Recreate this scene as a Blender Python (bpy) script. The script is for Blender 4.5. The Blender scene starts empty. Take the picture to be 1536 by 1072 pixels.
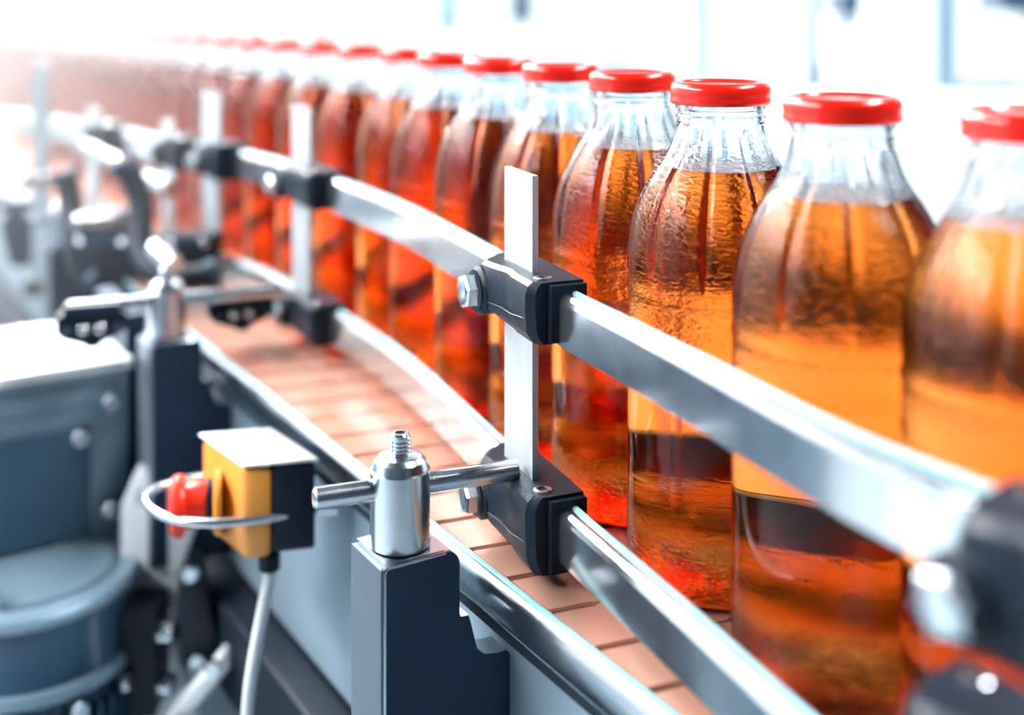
import bpy, bmesh, math, random
from mathutils import Vector, Matrix
random.seed(7)
C = bpy.context.scene.collection
S = bpy.context.scene
CZ = 1.262                       # camera height above the floor; belt top is at 1.0
F = 1800.0                       # focal length in pixels of the 1536 wide frame
HV = 2.0                         # pixel row of the horizon
PI = math.pi

# ------------------------------------------------------------------ camera
cd = bpy.data.cameras.new('camera'); cam = bpy.data.objects.new('camera', cd); C.objects.link(cam)
cam.location = (0, 0, CZ); cam.rotation_euler = (PI / 2, 0, 0)
cd.sensor_width = 36; cd.lens = 36 * F / 1536; cd.shift_y = -(536 - HV) / 1536
cd.clip_start = 0.02; cd.clip_end = 100
cd.dof.use_dof = True; cd.dof.focus_distance = 0.555; cd.dof.aperture_fstop = 3.1
S.camera = cam

# ------------------------------------------------------------------ sky, sun, exposure
w = bpy.data.worlds.new('sky'); S.world = w; w.use_nodes = True
nt = w.node_tree; nt.nodes.clear()
wo = nt.nodes.new('ShaderNodeOutputWorld'); bg = nt.nodes.new('ShaderNodeBackground')
tc = nt.nodes.new('ShaderNodeTexCoord'); sp = nt.nodes.new('ShaderNodeSeparateXYZ')
rmp = nt.nodes.new('ShaderNodeValToRGB')
nt.links.new(tc.outputs['Generated'], sp.inputs[0]); nt.links.new(sp.outputs['Z'], rmp.inputs[0])
rmp.color_ramp.elements[0].position = 0.0; rmp.color_ramp.elements[0].color = (0.80, 0.93, 1.0, 1)
rmp.color_ramp.elements[1].position = 0.9; rmp.color_ramp.elements[1].color = (0.55, 0.75, 0.92, 1)
nt.links.new(rmp.outputs[0], bg.inputs[0]); bg.inputs[1].default_value = 1.2
nt.links.new(bg.outputs[0], wo.inputs[0])
sd = bpy.data.lights.new('sun', 'SUN'); sd.energy = 7; sd.angle = math.radians(9); sd.color = (1.0, 0.93, 0.84)
so = bpy.data.objects.new('sun', sd); C.objects.link(so)
so.rotation_euler = Vector((0.42, -0.87, -0.26)).to_track_quat('-Z', 'Y').to_euler()
S.view_settings.view_transform = 'Standard'; S.view_settings.look = 'None'
S.view_settings.gamma = 1; S.view_settings.use_curve_mapping = False
S.view_settings.exposure = 0.78
S.cycles.max_bounces = 22; S.cycles.transmission_bounces = 20; S.cycles.glossy_bounces = 6
S.cycles.diffuse_bounces = 3; S.cycles.transparent_max_bounces = 24; S.cycles.volume_bounces = 0
S.cycles.caustics_reflective = False; S.cycles.caustics_refractive = False
S.cycles.use_denoising = True; S.cycles.sample_clamp_indirect = 6; S.cycles.blur_glossy = 0.1

# ------------------------------------------------------------------ materials
def mat(name, col, rough=0.5, metal=0.0, coat=0.0, noise=0.0, nscale=40, bump=0.0, stretch=None, trans=0.0, ior=1.45, emis=None, estr=0, alpha=1):
    m = bpy.data.materials.new(name); m.use_nodes = True
    t = m.node_tree; b = t.nodes['Principled BSDF']
    b.inputs['Base Color'].default_value = (*col, 1); b.inputs['Roughness'].default_value = rough
    b.inputs['Metallic'].default_value = metal; b.inputs['Coat Weight'].default_value = coat
    b.inputs['Coat Roughness'].default_value = 0.06
    b.inputs['Transmission Weight'].default_value = trans; b.inputs['IOR'].default_value = ior
    b.inputs['Alpha'].default_value = alpha
    if emis: b.inputs['Emission Color'].default_value = (*emis, 1); b.inputs['Emission Strength'].default_value = estr
    if noise or bump:
        co = t.nodes.new('ShaderNodeTexCoord'); mp = t.nodes.new('ShaderNodeMapping'); n = t.nodes.new('ShaderNodeTexNoise')
        t.links.new(co.outputs['Object'], mp.inputs[0]); t.links.new(mp.outputs[0], n.inputs['Vector'])
        if stretch: mp.inputs['Scale'].default_value = stretch
        n.inputs['Scale'].default_value = nscale; n.inputs['Detail'].default_value = 4
        if noise:
            mx = t.nodes.new('ShaderNodeMix'); mx.data_type = 'RGBA'
            mx.inputs['A'].default_value = (*[c * (1 - noise) for c in col], 1)
            mx.inputs['B'].default_value = (*[min(1, c * (1 + noise)) for c in col], 1)
            t.links.new(n.outputs['Fac'], mx.inputs['Factor']); t.links.new(mx.outputs['Result'], b.inputs['Base Color'])
            mr = t.nodes.new('ShaderNodeMapRange'); mr.inputs['To Min'].default_value = max(0.02, rough - noise * 0.35)
            mr.inputs['To Max'].default_value = rough + noise * 0.35
            t.links.new(n.outputs['Fac'], mr.inputs['Value']); t.links.new(mr.outputs[0], b.inputs['Roughness'])
        if bump:
            bp = t.nodes.new('ShaderNodeBump'); bp.inputs['Strength'].default_value = bump; bp.inputs['Distance'].default_value = 0.0005
            t.links.new(n.outputs['Fac'], bp.inputs['Height']); t.links.new(bp.outputs[0], b.inputs['Normal'])
    return m

M = {}
M['steel'] = mat('brushed_steel', (0.62, 0.67, 0.72), 0.24, 1.0, noise=0.22, nscale=60, bump=0.15)
M['rail'] = mat('polished_rail_steel', (0.72, 0.76, 0.80), 0.15, 0.96, noise=0.2, nscale=45)
M['flat'] = mat('flat_bar_steel', (0.72, 0.77, 0.80), 0.38, 0.7, noise=0.12, nscale=90, stretch=(1, 1, 0.1), bump=0.1)
M['dark_steel'] = mat('shade_dark_steel', (0.022, 0.042, 0.075), 0.42, 0.55, noise=0.18, nscale=30)  # colour darkened to carry the dark reflection on the bracket's front
M['cheek'] = mat('half_lit_steel', (0.20, 0.24, 0.29), 0.45, 0.7, noise=0.15, nscale=40)  # mid tone of the same bracket sheet, its side lighting put into the colour
M['frame'] = mat('frame_steel', (0.60, 0.66, 0.72), 0.22, 1.0, noise=0.2, nscale=20)
M['plate'] = mat('guard_plate', (0.30, 0.40, 0.48), 0.45, 0.5, noise=0.2, nscale=12)
M['black'] = mat('black_plastic', (0.008, 0.016, 0.028), 0.42, 0.0, coat=0.0, bump=0.5, nscale=900)
M['black_metal'] = mat('black_metal', (0.010, 0.016, 0.026), 0.45)
M['cap'] = mat('red_lacquer', (0.90, 0.016, 0.004), 0.24, 0.0, coat=0.35)
M['tile'] = mat('peach_acetal', (0.56, 0.29, 0.205), 0.27, 0.0, coat=0.5, noise=0.08, nscale=25)
M['strip'] = mat('pale_teal_plastic', (0.36, 0.68, 0.74), 0.30, 0.0, coat=0.3)
M['yellow'] = mat('orange_yellow_paint', (0.86, 0.33, 0.05), 0.40, 0.0, coat=0.2, noise=0.1, nscale=30)
M['red'] = mat('red_plastic', (0.85, 0.03, 0.01), 0.35, 0.0, coat=0.3)
M['cable'] = mat('pale_cable', (0.72, 0.76, 0.80), 0.4)
M['motor'] = mat('blue_grey_paint', (0.035, 0.09, 0.15), 0.34, 0.1, coat=0.3, noise=0.2, nscale=14)
M['gear'] = mat('pale_grey_paint', (0.24, 0.36, 0.44), 0.38, 0.3, coat=0.3, noise=0.25, nscale=14)
M['wall'] = mat('white_wall', (0.88, 0.90, 0.91), 0.7, noise=0.03, nscale=3)
M['floor'] = mat('epoxy_floor', (0.36, 0.43, 0.47), 0.35, coat=0.2, noise=0.1, nscale=2)
M['rear'] = mat('dark_hall_paint', (0.012, 0.028, 0.050), 0.7, noise=0.1, nscale=2)
M['white'] = mat('white_powder_coat', (0.86, 0.90, 0.92), 0.4, coat=0.2)
M['navy'] = mat('navy_panel', (0.02, 0.06, 0.11), 0.4, coat=0.2)
M['column'] = mat('grey_blue_column', (0.07, 0.11, 0.15), 0.45, 0.2)
M['pane'] = mat('window_pane', (0.95, 0.98, 1.0), 0.02, ior=1.1, alpha=0.12)
M['paleblue'] = mat('pale_blue_panel', (0.22, 0.36, 0.46), 0.5)

for k_ in ('black', 'black_metal'): M[k_].node_tree.nodes['Principled BSDF'].inputs['Specular IOR Level'].default_value = 0.22
def glass_mat():
    m = bpy.data.materials.new('clear_glass'); m.use_nodes = True; t = m.node_tree; t.nodes.clear()
    o = t.nodes.new('ShaderNodeOutputMaterial'); g = t.nodes.new('ShaderNodeBsdfGlass')
    g.inputs['IOR'].default_value = 1.335; g.inputs['Roughness'].default_value = 0.0; g.inputs['Color'].default_value = (0.97, 0.99, 1.0, 1)
    co = t.nodes.new('ShaderNodeTexCoord'); mp = t.nodes.new('ShaderNodeMapping'); n = t.nodes.new('ShaderNodeTexNoise')
    mp.inputs['Scale'].default_value = (210, 210, 640); n.inputs['Scale'].default_value = 1; n.inputs['Detail'].default_value = 2.5
    n.inputs['Distortion'].default_value = 0.8
    t.links.new(co.outputs['Object'], mp.inputs[0]); t.links.new(mp.outputs[0], n.inputs['Vector'])
    s = t.nodes.new('ShaderNodeSeparateXYZ'); t.links.new(co.outputs['Object'], s.inputs[0])
    r = t.nodes.new('ShaderNodeValToRGB')      # where the moulded ripple sits along the bottle's height
    el = r.color_ramp.elements
    el[0].position = 0.0; el[0].color = (0.3, 0.3, 0.3, 1); el[1].position = 1.0; el[1].color = (0, 0, 0, 1)
    for p, v in ((0.04, 0.9), (0.14, 0.9), (0.17, 0.0), (0.495, 0.0), (0.505, 1.0), (0.82, 1.0), (0.90, 0.25), (0.93, 0.0)):
        e = el.new(p); e.color = (v, v, v, 1)
    k = t.nodes.new('ShaderNodeMath'); k.operation = 'DIVIDE'; k.inputs[1].default_value = 0.2245
    t.links.new(s.outputs['Z'], k.inputs[0]); t.links.new(k.outputs[0], r.inputs[0])
    ml = t.nodes.new('ShaderNodeMath'); ml.operation = 'MULTIPLY'
    t.links.new(n.outputs['Fac'], ml.inputs[0]); t.links.new(r.outputs[0], ml.inputs[1])
    bp = t.nodes.new('ShaderNodeBump'); bp.inputs['Strength'].default_value = 0.9; bp.inputs['Distance'].default_value = 0.0006
    t.links.new(ml.outputs[0], bp.inputs['Height']); t.links.new(bp.outputs[0], g.inputs['Normal'])
    t.links.new(g.outputs[0], o.inputs['Surface'])
    return m
M['glass'] = glass_mat()
def juice_mat():
    m = bpy.data.materials.new('amber_juice'); m.use_nodes = True; t = m.node_tree; t.nodes.clear()
    o = t.nodes.new('ShaderNodeOutputMaterial'); a = t.nodes.new('ShaderNodeVolumeAbsorption')
    a.inputs['Color'].default_value = (0.930, 0.535, 0.0, 1); a.inputs['Density'].default_value = 56
    t.links.new(a.outputs[0], o.inputs['Volume'])
    return m
M['juice'] = juice_mat()

# ------------------------------------------------------------------ helpers
def link(name, me, m, parent=None, loc=(0, 0, 0), smooth=False):
    o = bpy.data.objects.new(name, me); C.objects.link(o)
    if m is not None and not me.materials: me.materials.append(m)
    if parent is not None: o.parent = parent
    o.location = loc
    return o
def bm_done(bm, name, smooth=None):
    bmesh.ops.recalc_face_normals(bm, faces=bm.faces)
    me = bpy.data.meshes.new(name); bm.to_mesh(me); bm.free()
    if smooth is not None:
        me.polygons.foreach_set('use_smooth', [True] * len(me.polygons))
        me.set_sharp_from_angle(angle=math.radians(smooth))
    return me
def obj(name, bm, m, parent=None, smooth=35, loc=(0, 0, 0)):
    return link(name, bm_done(bm, name, smooth), m, parent, loc)
def bevel(bm, r, seg=3, edges=None):
    e = edges if edges is not None else [x for x in bm.edges if x.is_manifold and x.calc_face_angle(0) > 0.5]
    if e: bmesh.ops.bevel(bm, geom=e, offset=r, segments=seg, affect='EDGES', profile=0.5, clamp_overlap=True)
def add_box(bm, c, ax, ay, az, sx, sy, sz):
    """box with centre c, unit axes ax, ay, az and full sizes"""
    c = Vector(c); ax = Vector(ax); ay = Vector(ay); az = Vector(az); vs = []
    for i in (-.5, .5):
        for j in (-.5, .5):
            for k in (-.5, .5):
                vs.append(bm.verts.new(c + ax * sx * i + ay * sy * j + az * sz * k))
    for f in ((0, 1, 3, 2), (4, 6, 7, 5), (0, 4, 5, 1), (2, 3, 7, 6), (0, 2, 6, 4), (1, 5, 7, 3)):
        bm.faces.new([vs[i] for i in f])
    return bm
Z3 = Vector((0, 0, 1)); X3 = Vector((1, 0, 0)); Y3 = Vector((0, 1, 0))
def box_bm(c, size, ax=X3, ay=Y3, az=Z3, r=0.0, seg=3):
    bm = bmesh.new(); add_box(bm, c, ax, ay, az, *size)
    if r: bevel(bm, r, seg)
    return bm
def prism_bm(poly, axis, length, r=0.0, seg=3):
    """poly: 3-D points of a flat outline; extruded by axis*length"""
    bm = bmesh.new(); a = Vector(axis) * length
    lo = [bm.verts.new(Vector(p)) for p in poly]; hi = [bm.verts.new(Vector(p) + a) for p in poly]
    n = len(poly); bm.faces.new(lo); bm.faces.new(hi[::-1])
    for i in range(n): bm.faces.new((lo[i], lo[(i + 1) % n], hi[(i + 1) % n], hi[i]))
    if r:
        bmesh.ops.recalc_face_normals(bm, faces=bm.faces); bevel(bm, r, seg)
    return bm
def lathe_bm(prof, segs=48, base=(0, 0, 0), axis=Z3, cap_ends=True, fn=None):
    """prof: (radius, height) list, revolved about axis through base"""
    bm = bmesh.new(); ax = Vector(axis).normalized(); b = Vector(base)
    u = ax.orthogonal().normalized(); v = ax.cross(u); rows = []
    for (r, h) in prof:
        row = []
        for i in range(segs):
            a = 2 * PI * i / segs; rr = fn(r, h, a, i) if fn else r
            row.append(bm.verts.new(b + ax * h + (u * math.cos(a) + v * math.sin(a)) * rr))
        rows.append(row)
    for p, q in zip(rows, rows[1:]):
        for i in range(segs): bm.faces.new((p[i], p[(i + 1) % segs], q[(i + 1) % segs], q[i]))
    if cap_ends: bm.faces.new(rows[0][::-1]); bm.faces.new(rows[-1])
    return bm
def rod_bm(p, q, r, segs=24, ch=0.0008):
    p = Vector(p); q = Vector(q); L = (q - p).length
    return lathe_bm([(r - ch, 0), (r, ch), (r, L - ch), (r - ch, L)], segs, p, q - p)
def tube_bm(pts, r, segs=12, closed=False):
    bm = bmesh.new(); P = [Vector(p) for p in pts]; n = len(P); rows = []; up = None
    for i in range(n):
        a = P[(i - 1) % n] if (closed or i) else P[i]; b = P[(i + 1) % n] if (closed or i < n - 1) else P[i]
        t = (b - a).normalized()
        if up is None: up = t.orthogonal().normalized()
        up = (up - t * up.dot(t)).normalized(); v = t.cross(up)
        rows.append([bm.verts.new(P[i] + (up * math.cos(2 * PI * k / segs) + v * math.sin(2 * PI * k / segs)) * r) for k in range(segs)])
    pairs = list(zip(rows, rows[1:])) + ([(rows[-1], rows[0])] if closed else [])
    for a, b in pairs:
        for k in range(segs): bm.faces.new((a[k], a[(k + 1) % segs], b[(k + 1) % segs], b[k]))
    if not closed: bm.faces.new(rows[0][::-1]); bm.faces.new(rows[-1])
    return bm
def hex_bm(c, n, r, h):
    bm = lathe_bm([(r, 0), (r, h * 0.85), (r * 0.88, h)], 6, c, n); return bm
def thing(name, label, cat, loc=(0, 0, 0), group=None):
    o = bpy.data.objects.new(name, None); C.objects.link(o); o.location = loc
    o['label'] = label; o['category'] = cat
    if group: o['group'] = group
    o.empty_display_size = 0.02
    return o
def tag(o, label, cat, group=None):
    o['label'] = label; o['category'] = cat
    if group: o['group'] = group
    return o
def struct(name, bm, m, parent=None, smooth=None):
    o = obj(name, bm, m, parent, smooth)
    if parent is None: o['kind'] = 'structure'
    return o
def kids(root, off): # parts are built in world space: move them under a root standing at off
    for c in root.children:
        c.location = Vector(c.location) - Vector(off)
def W(u, v, Z): return Vector(((u - 768) * Z / F, Z, CZ - (v - HV) * Z / F))
def hz(v, Z): return CZ - (v - HV) * Z / F

# plan of the guide rail (its face towards the bottles), from near to far
RU = [(1640, 795), (1498, 735), (1427, 708), (1260, 638), (1080, 544), (926, 468), (871, 441), (760, 381), (680, 339), (601, 300), (497.5, 263), (420, 238), (344, 221), (240, 203), (165, 188), (28, 168), (-60, 158)]
RP = [Vector(((u - 768) * (234.36 / (v - HV)) / F, 234.36 / (v - HV))) for u, v in RU]
RP.insert(0, RP[0] + (RP[0] - RP[1]).normalized() * 0.06)
def resample(P, per=10):
    out = []
    for i in range(len(P) - 1):
        a = P[max(i - 1, 0)]; b = P[i]; c = P[i + 1]; d = P[min(i + 2, len(P) - 1)]
        for k in range(per):
            t = k / per
            out.append(0.5 * ((2 * b) + (c - a) * t + (2 * a - 5 * b + 4 * c - d) * t * t + (3 * b - a - 3 * c + d) * t ** 3))
    out.append(P[-1]); return out
def smooth_path(P, it):
    for _ in range(it):
        P = [P[0]] + [(P[i - 1] + P[i] * 2 + P[i + 1]) / 4 for i in range(1, len(P) - 1)] + [P[-1]]
    return P
RC = smooth_path(resample(RP), 20)
def normals(P):
    out = []
    for i in range(len(P)):
        t = (P[min(i + 1, len(P) - 1)] - P[max(i - 1, 0)]).normalized(); out.append(Vector((-t.y, t.x)))
    return out     # towards camera-left when walking away from the camera
RN = normals(RC)
def off(n): return [p + q * n for p, q in zip(RC, RN)]
def plan_at(u, n):
    """point, direction (away), normal where pixel column u meets the rail's offset n"""
    P = off(n); k = (u - 768) / F
    for i in range(len(P) - 1):
        a = P[i].x - k * P[i].y; b = P[i + 1].x - k * P[i + 1].y
        if a >= 0 >= b or a <= 0 <= b:
            t = a / (a - b); p = P[i].lerp(P[i + 1], t); d = (P[i + 1] - P[i]).normalized()
            return p, Vector((d.x, d.y, 0)), Vector((-d.y, d.x, 0))
def sweep_bm(P, N, prof):
    """prof: (n offset, z) outline swept along plan P"""
    bm = bmesh.new(); rows = [[bm.verts.new((p.x + q.x * a, p.y + q.y * a, z)) for a, z in prof] for p, q in zip(P, N)]
    m = len(prof)
    for a, b in zip(rows, rows[1:]):
        for k in range(m): bm.faces.new((a[k], a[(k + 1) % m], b[(k + 1) % m], b[k]))
    bm.faces.new(rows[0]); bm.faces.new(rows[-1][::-1])
    return bm
# belt frame
BO = Vector((-0.0379, 0.603)); BD = Vector((-0.5244, 0.8514)).normalized(); BR = Vector((BD.y, -BD.x))
BD3 = Vector((BD.x, BD.y, 0)); BR3 = Vector((BR.x, BR.y, 0))
def B(s, r, z): p = BO + BD * s + BR * r; return Vector((p.x, p.y, z))

# ------------------------------------------------------------------ the hall
struct('floor', box_bm((0, 2.5, -0.05), (12, 12, 0.1)), M['floor'])
struct('wall_rear', box_bm((0, -2.6, 1.6), (12, 0.2, 3.4)), M['rear'])
struct('ceiling', box_bm((0, 1.0, 3.4), (12, 7.4, 0.1)), M['rear'])
struct('wall_right', box_bm((5.6, 3, 1.6), (0.2, 11, 3.4)), M['rear'])
def glazed_wall(side, a, b, nbay, n0):
    """low wall, mullioned windows above it, lintel"""
    a = Vector(a); b = Vector(b); d = (b - a).normalized(); L = (b - a).length; nrm = Vector((-d.y, d.x, 0)); m = (a + b) / 2
    wl = struct('wall_' + side, box_bm(m + Z3 * 0.35, (L, 0.2, 0.7), d, nrm), M['wall'])
    struct('lintel', box_bm(m + Z3 * 3.2, (L, 0.2, 0.2), d, nrm), M['wall'], wl)
    bw = L / nbay
    for i in range(nbay):
        c = a + d * bw * (i + 0.5)
        fr = bmesh.new()
        for sx in (-1, 1): add_box(fr, c + d * sx * (bw / 2 - 0.04) + Z3 * 1.9, d, nrm, Z3, 0.08, 0.1, 2.4)
        for zz in (0.74, 3.06): add_box(fr, c + Z3 * zz, d, nrm, Z3, bw - 0.16, 0.1, 0.08)
        add_box(fr, c + Z3 * 1.9, d, nrm, Z3, 0.05, 0.08, 2.24)
        wn = struct('window_%d' % (n0 + i), fr, M['white'])
        for sx in (-1, 1):
            obj('pane', box_bm(c + d * sx * (bw / 4 - 0.035) + Z3 * 1.9, (bw / 2 - 0.12, 0.006, 2.22), d, nrm), M['pane'], wn, None)
glazed_wall('back', (-5.5, 7, 0), (5.5, 7, 0), 5, 1)
glazed_wall('left', (-5.6, -2, 0), (-5.6, 6.9, 0), 4, 6)

# luminaires, the right and distant ones added as fill: long trays with a glowing diffuser, hung on two stays
M['lamp'] = mat('lamp_diffuser', (1, 1, 1), 0.5, emis=(0.93, 0.97, 1.0), estr=36)
def luminaire(label, x, y, z, wx, ly):
    t = thing('ceiling_light', label, 'ceiling light', (x, y, z), 'long luminaires hung over the line')
    obj('housing', box_bm((x, y, z + .04), (wx + .04, ly + .04, .06), r=.01), M['white'], t)
    obj('diffuser', box_bm((x, y, z), (wx, ly, .02), r=.004), M['lamp'], t)
    for sy in (-.4, .4): obj('stay', rod_bm((x, y + ly * sy, z + .07), (x, y + ly * sy, z + .9), .006, 8), M['steel'], t)
    for c in t.children: c.location = -Vector(t.location)
luminaire('long glowing luminaire hung above the left side of the line', -2.1, 0.9, 2.6, .55, 3.0)
luminaire('added fill luminaire above the right side of the line, brightening the white cabinet', 1.25, 0.75, 2.9, .40, 1.6)  # added, out of view: lights the cabinet front behind the near bottles

luminaire('added fill luminaire above the distant end of the line, brightening the far bottles', -1.3, 2.9, 2.7, .8, 2.6)  # added, out of view: lifts the far bottles and the haze
# background plant, far out of focus
def cabinet(name, label, cat, c, size, body, m2=None, ang=0.0, doors=2):
    """machine cabinet on a plinth with proud door panels and handles on the side towards the line"""
    ax = Vector((math.cos(ang), math.sin(ang), 0)); ay = Vector((-ax.y, ax.x, 0)); t = thing(name, label, cat, (c[0], c[1], 0))
    sx, sy, sz = size; ctr = Vector((c[0], c[1], 0)); m2 = m2 or body
    obj('plinth', box_bm(ctr + Z3 * 0.04, (sx - .05, sy - .05, 0.08), ax, ay), M['black_metal'], t)
    obj('body', box_bm(ctr + Z3 * (0.08 + (sz - .08) / 2), (sx, sy, sz - 0.08), ax, ay, r=0.01), body, t)
    for i in range(doors):
        x = (i + .5) * sx / doors - sx / 2
        dc = ctr + ax * x - ay * (sy / 2 + .008) + Z3 * (0.08 + (sz - .08) / 2)
        d = obj('door', box_bm(dc, (sx / doors - .03, 0.02, sz - .16), ax, ay, r=0.006), m2, t)
        h = obj('handle', box_bm(dc + ax * (sx / doors / 2 - .06) - ay * .02, (0.02, 0.02, 0.16), ax, ay, r=0.006), M['steel'], d)
    fix(t); return t
def fix(t):
    """parts were modelled in world space; hang them under the thing's base without moving them"""
    off_ = Vector(t.location)
    for c in t.children: c.location = Vector(c.location) - off_
cabinet('machine_cabinet', 'white machine cabinet standing behind the two nearest bottles', 'cabinet', (1.30, 1.95, 0), (1.9, 0.4, 1.10), M['white'], ang=-0.05, doors=3)
cabinet('machine_cabinet', 'low white cabinet behind the fifth and sixth bottles, topped by a bright rim', 'cabinet', (0.02, 3.0, 0), (0.55, 0.5, 1.165), M['white'], M['paleblue'], doors=1)
cabinet('machine_cabinet', 'pale blue cabinet far behind the distant bottles at the upper left', 'cabinet', (-1.35, 4.2, 0), (0.5, 0.4, 1.25), M['paleblue'], doors=1)
def guard_post(label, u, wpx, Z, m, vtop=-400):
    x = (u - 768) * Z / F; wd = wpx * Z / F; t = thing('guard_post', label, 'post', (x, Z, 0))
    ht = 2.3
    obj('foot_plate', box_bm((x, Z, 0.006), (wd * 2, wd * 2, 0.012)), M['dark_steel'], t)
    obj('upright', box_bm((x, Z, ht / 2 + .012), (wd, wd, ht), r=wd * .08), m, t)
    obj('end_cap', box_bm((x, Z, ht + .018), (wd * 1.04, wd * 1.04, 0.012), r=.003), M['black'], t); fix(t); return t
guard_post('blue grey upright post rising behind the caps above the third guide post', 372, 27, 4.0, M['column'])
guard_post('dark grey upright post rising behind the caps just right of the blue grey one', 481, 27, 3.6, M['column'])
guard_post('thin dark upright post behind the gap left of the second cap from the right', 1220, 12, 2.6, M['column'])
guard_post('wide white upright column behind the gap between the two nearest caps', 1334, 102, 3.0, M['white'])
guard_post('pale grey upright column on the right flank of the wide white one', 1412, 36, 3.25, M['paleblue'])
guard_post('slim blue grey upright standing behind the space above the fourth cap from the right', 962, 12, 3.8, M['paleblue'])
def control_box(label, u0, u1, v0, v1, Z, m):
    x0 = (u0 - 768) * Z / F; x1 = (u1 - 768) * Z / F; z1 = hz(v0, Z); z0 = hz(v1, Z); t = thing('control_box', label, 'control box', ((x0 + x1) / 2, Z, 0))
    obj('pedestal', box_bm(((x0 + x1) / 2, Z, z0 / 2), (0.06, 0.06, z0)), M['white'], t)
    obj('housing', box_bm(((x0 + x1) / 2, Z, (z0 + z1) / 2), (x1 - x0, 0.12, z1 - z0), r=.008), m, t)
    obj('door', box_bm(((x0 + x1) / 2, Z - .064, (z0 + z1) / 2), (x1 - x0 - .02, 0.012, z1 - z0 - .02), r=.003), m, t)
    fix(t); return t
control_box('dark navy control box above the cap second from the right', 1228, 1262, 95, 190, 2.75, M['navy'])
control_box('small dark box high behind the gap right of the thin dark post', 1250, 1280, -60, 22, 2.45, M['navy'])
control_box('wide navy control box above the nearest cap at the right edge', 1458, 1640, 122, 200, 2.3, M['navy'])
control_box('dark blue box cut by the top right corner of the photo', 1484, 1640, -60, 18, 2.4, M['navy'])
control_box('pale blue grey box behind the caps between the dark post and the slim upright', 655, 690, -80, 40, 3.9, M['paleblue'])
control_box('blue grey box hanging behind the fifth cap from the right', 765, 800, -80, 30, 3.6, M['column'])

# ------------------------------------------------------------------ conveyor
cv = thing('conveyor_frame', 'long stainless conveyor frame with a rounded edge rail beside the peach slat chain', 'conveyor', B(1.0, 0.085, 0))
S0, S1 = -0.32, 3.1
def along(name, poly, m, s0=S0, s1=S1, r=0.0, parent=cv, seg=3):
    return obj(name, prism_bm([B(s0, a, z) for a, z in poly], BD3, s1 - s0, r, seg), m, parent, 40)
along('edge_rail', [(-0.0043, 0.9998), (-0.0058, 0.9990), (-0.0070, 0.9970), (-0.0076, 0.9940), (-0.0076, 0.9880), (-0.0070, 0.9845), (-0.0055, 0.9820), (-0.0043, 0.9810)], M['frame'])
along('wear_strip', [(-0.0042, 0.980), (-0.0042, 1.0015), (-0.0012, 1.0015), (-0.0012, 0.980)], M['strip'], r=0.0006)
along('wear_strip', [(0.0832, 0.980), (0.0832, 0.9985), (0.0868, 0.9985), (0.0868, 0.980)], M['strip'])
along('wear_strip', [(0.1712, 0.980), (0.1712, 1.0015), (0.1742, 1.0015), (0.1742, 0.980)], M['strip'])
along('edge_rail', [(0.1742, 0.9985), (0.188, 0.997), (0.1885, 0.972), (0.1742, 0.972)], M['frame'], r=0.002)
along('side_plate', [(0.004, 0.981), (0.004, 0.850), (0.007, 0.850), (0.007, 0.981)], M['plate'])
along('side_plate', [(0.176, 0.985), (0.176, 0.72), (0.180, 0.72), (0.180, 0.985)], M['plate'])
along('chain_bed', [(-0.004, 0.9798), (0.174, 0.9798), (0.174, 0.968), (0.0072, 0.968), (0.0072, 0.975), (-0.004, 0.975)], M['black_metal'])
along('lower_beam', [(-0.020, 0.846), (0.010, 0.846), (0.010, 0.785), (-0.020, 0.785)], M['black_metal'], r=0.003)
along('lower_plate', [(0.004, 0.785), (0.004, 0.60), (0.008, 0.60), (0.008, 0.785)], M['plate'])
for s in (0.5, 1.6, 2.6):
    for a in (0.01, 0.165): obj('leg', box_bm(B(s, a, 0.39), (0.05, 0.05, 0.78), BR3, BD3, r=.004), M['dark_steel'], cv)
for s, z in ((0.092, 0.898), (0.40, 0.898), (0.75, 0.898), (0.092, 0.7), (-0.14, 0.93)):
    bh = obj('bolt', hex_bm(B(s, 0.004, z), -BR3, 0.0065, 0.006), M['dark_steel'], cv)
    obj('washer', rod_bm(B(s, 0.0041, z), B(s, 0.0020, z), 0.0085), M['plate'], bh)
fix(cv)

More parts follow.
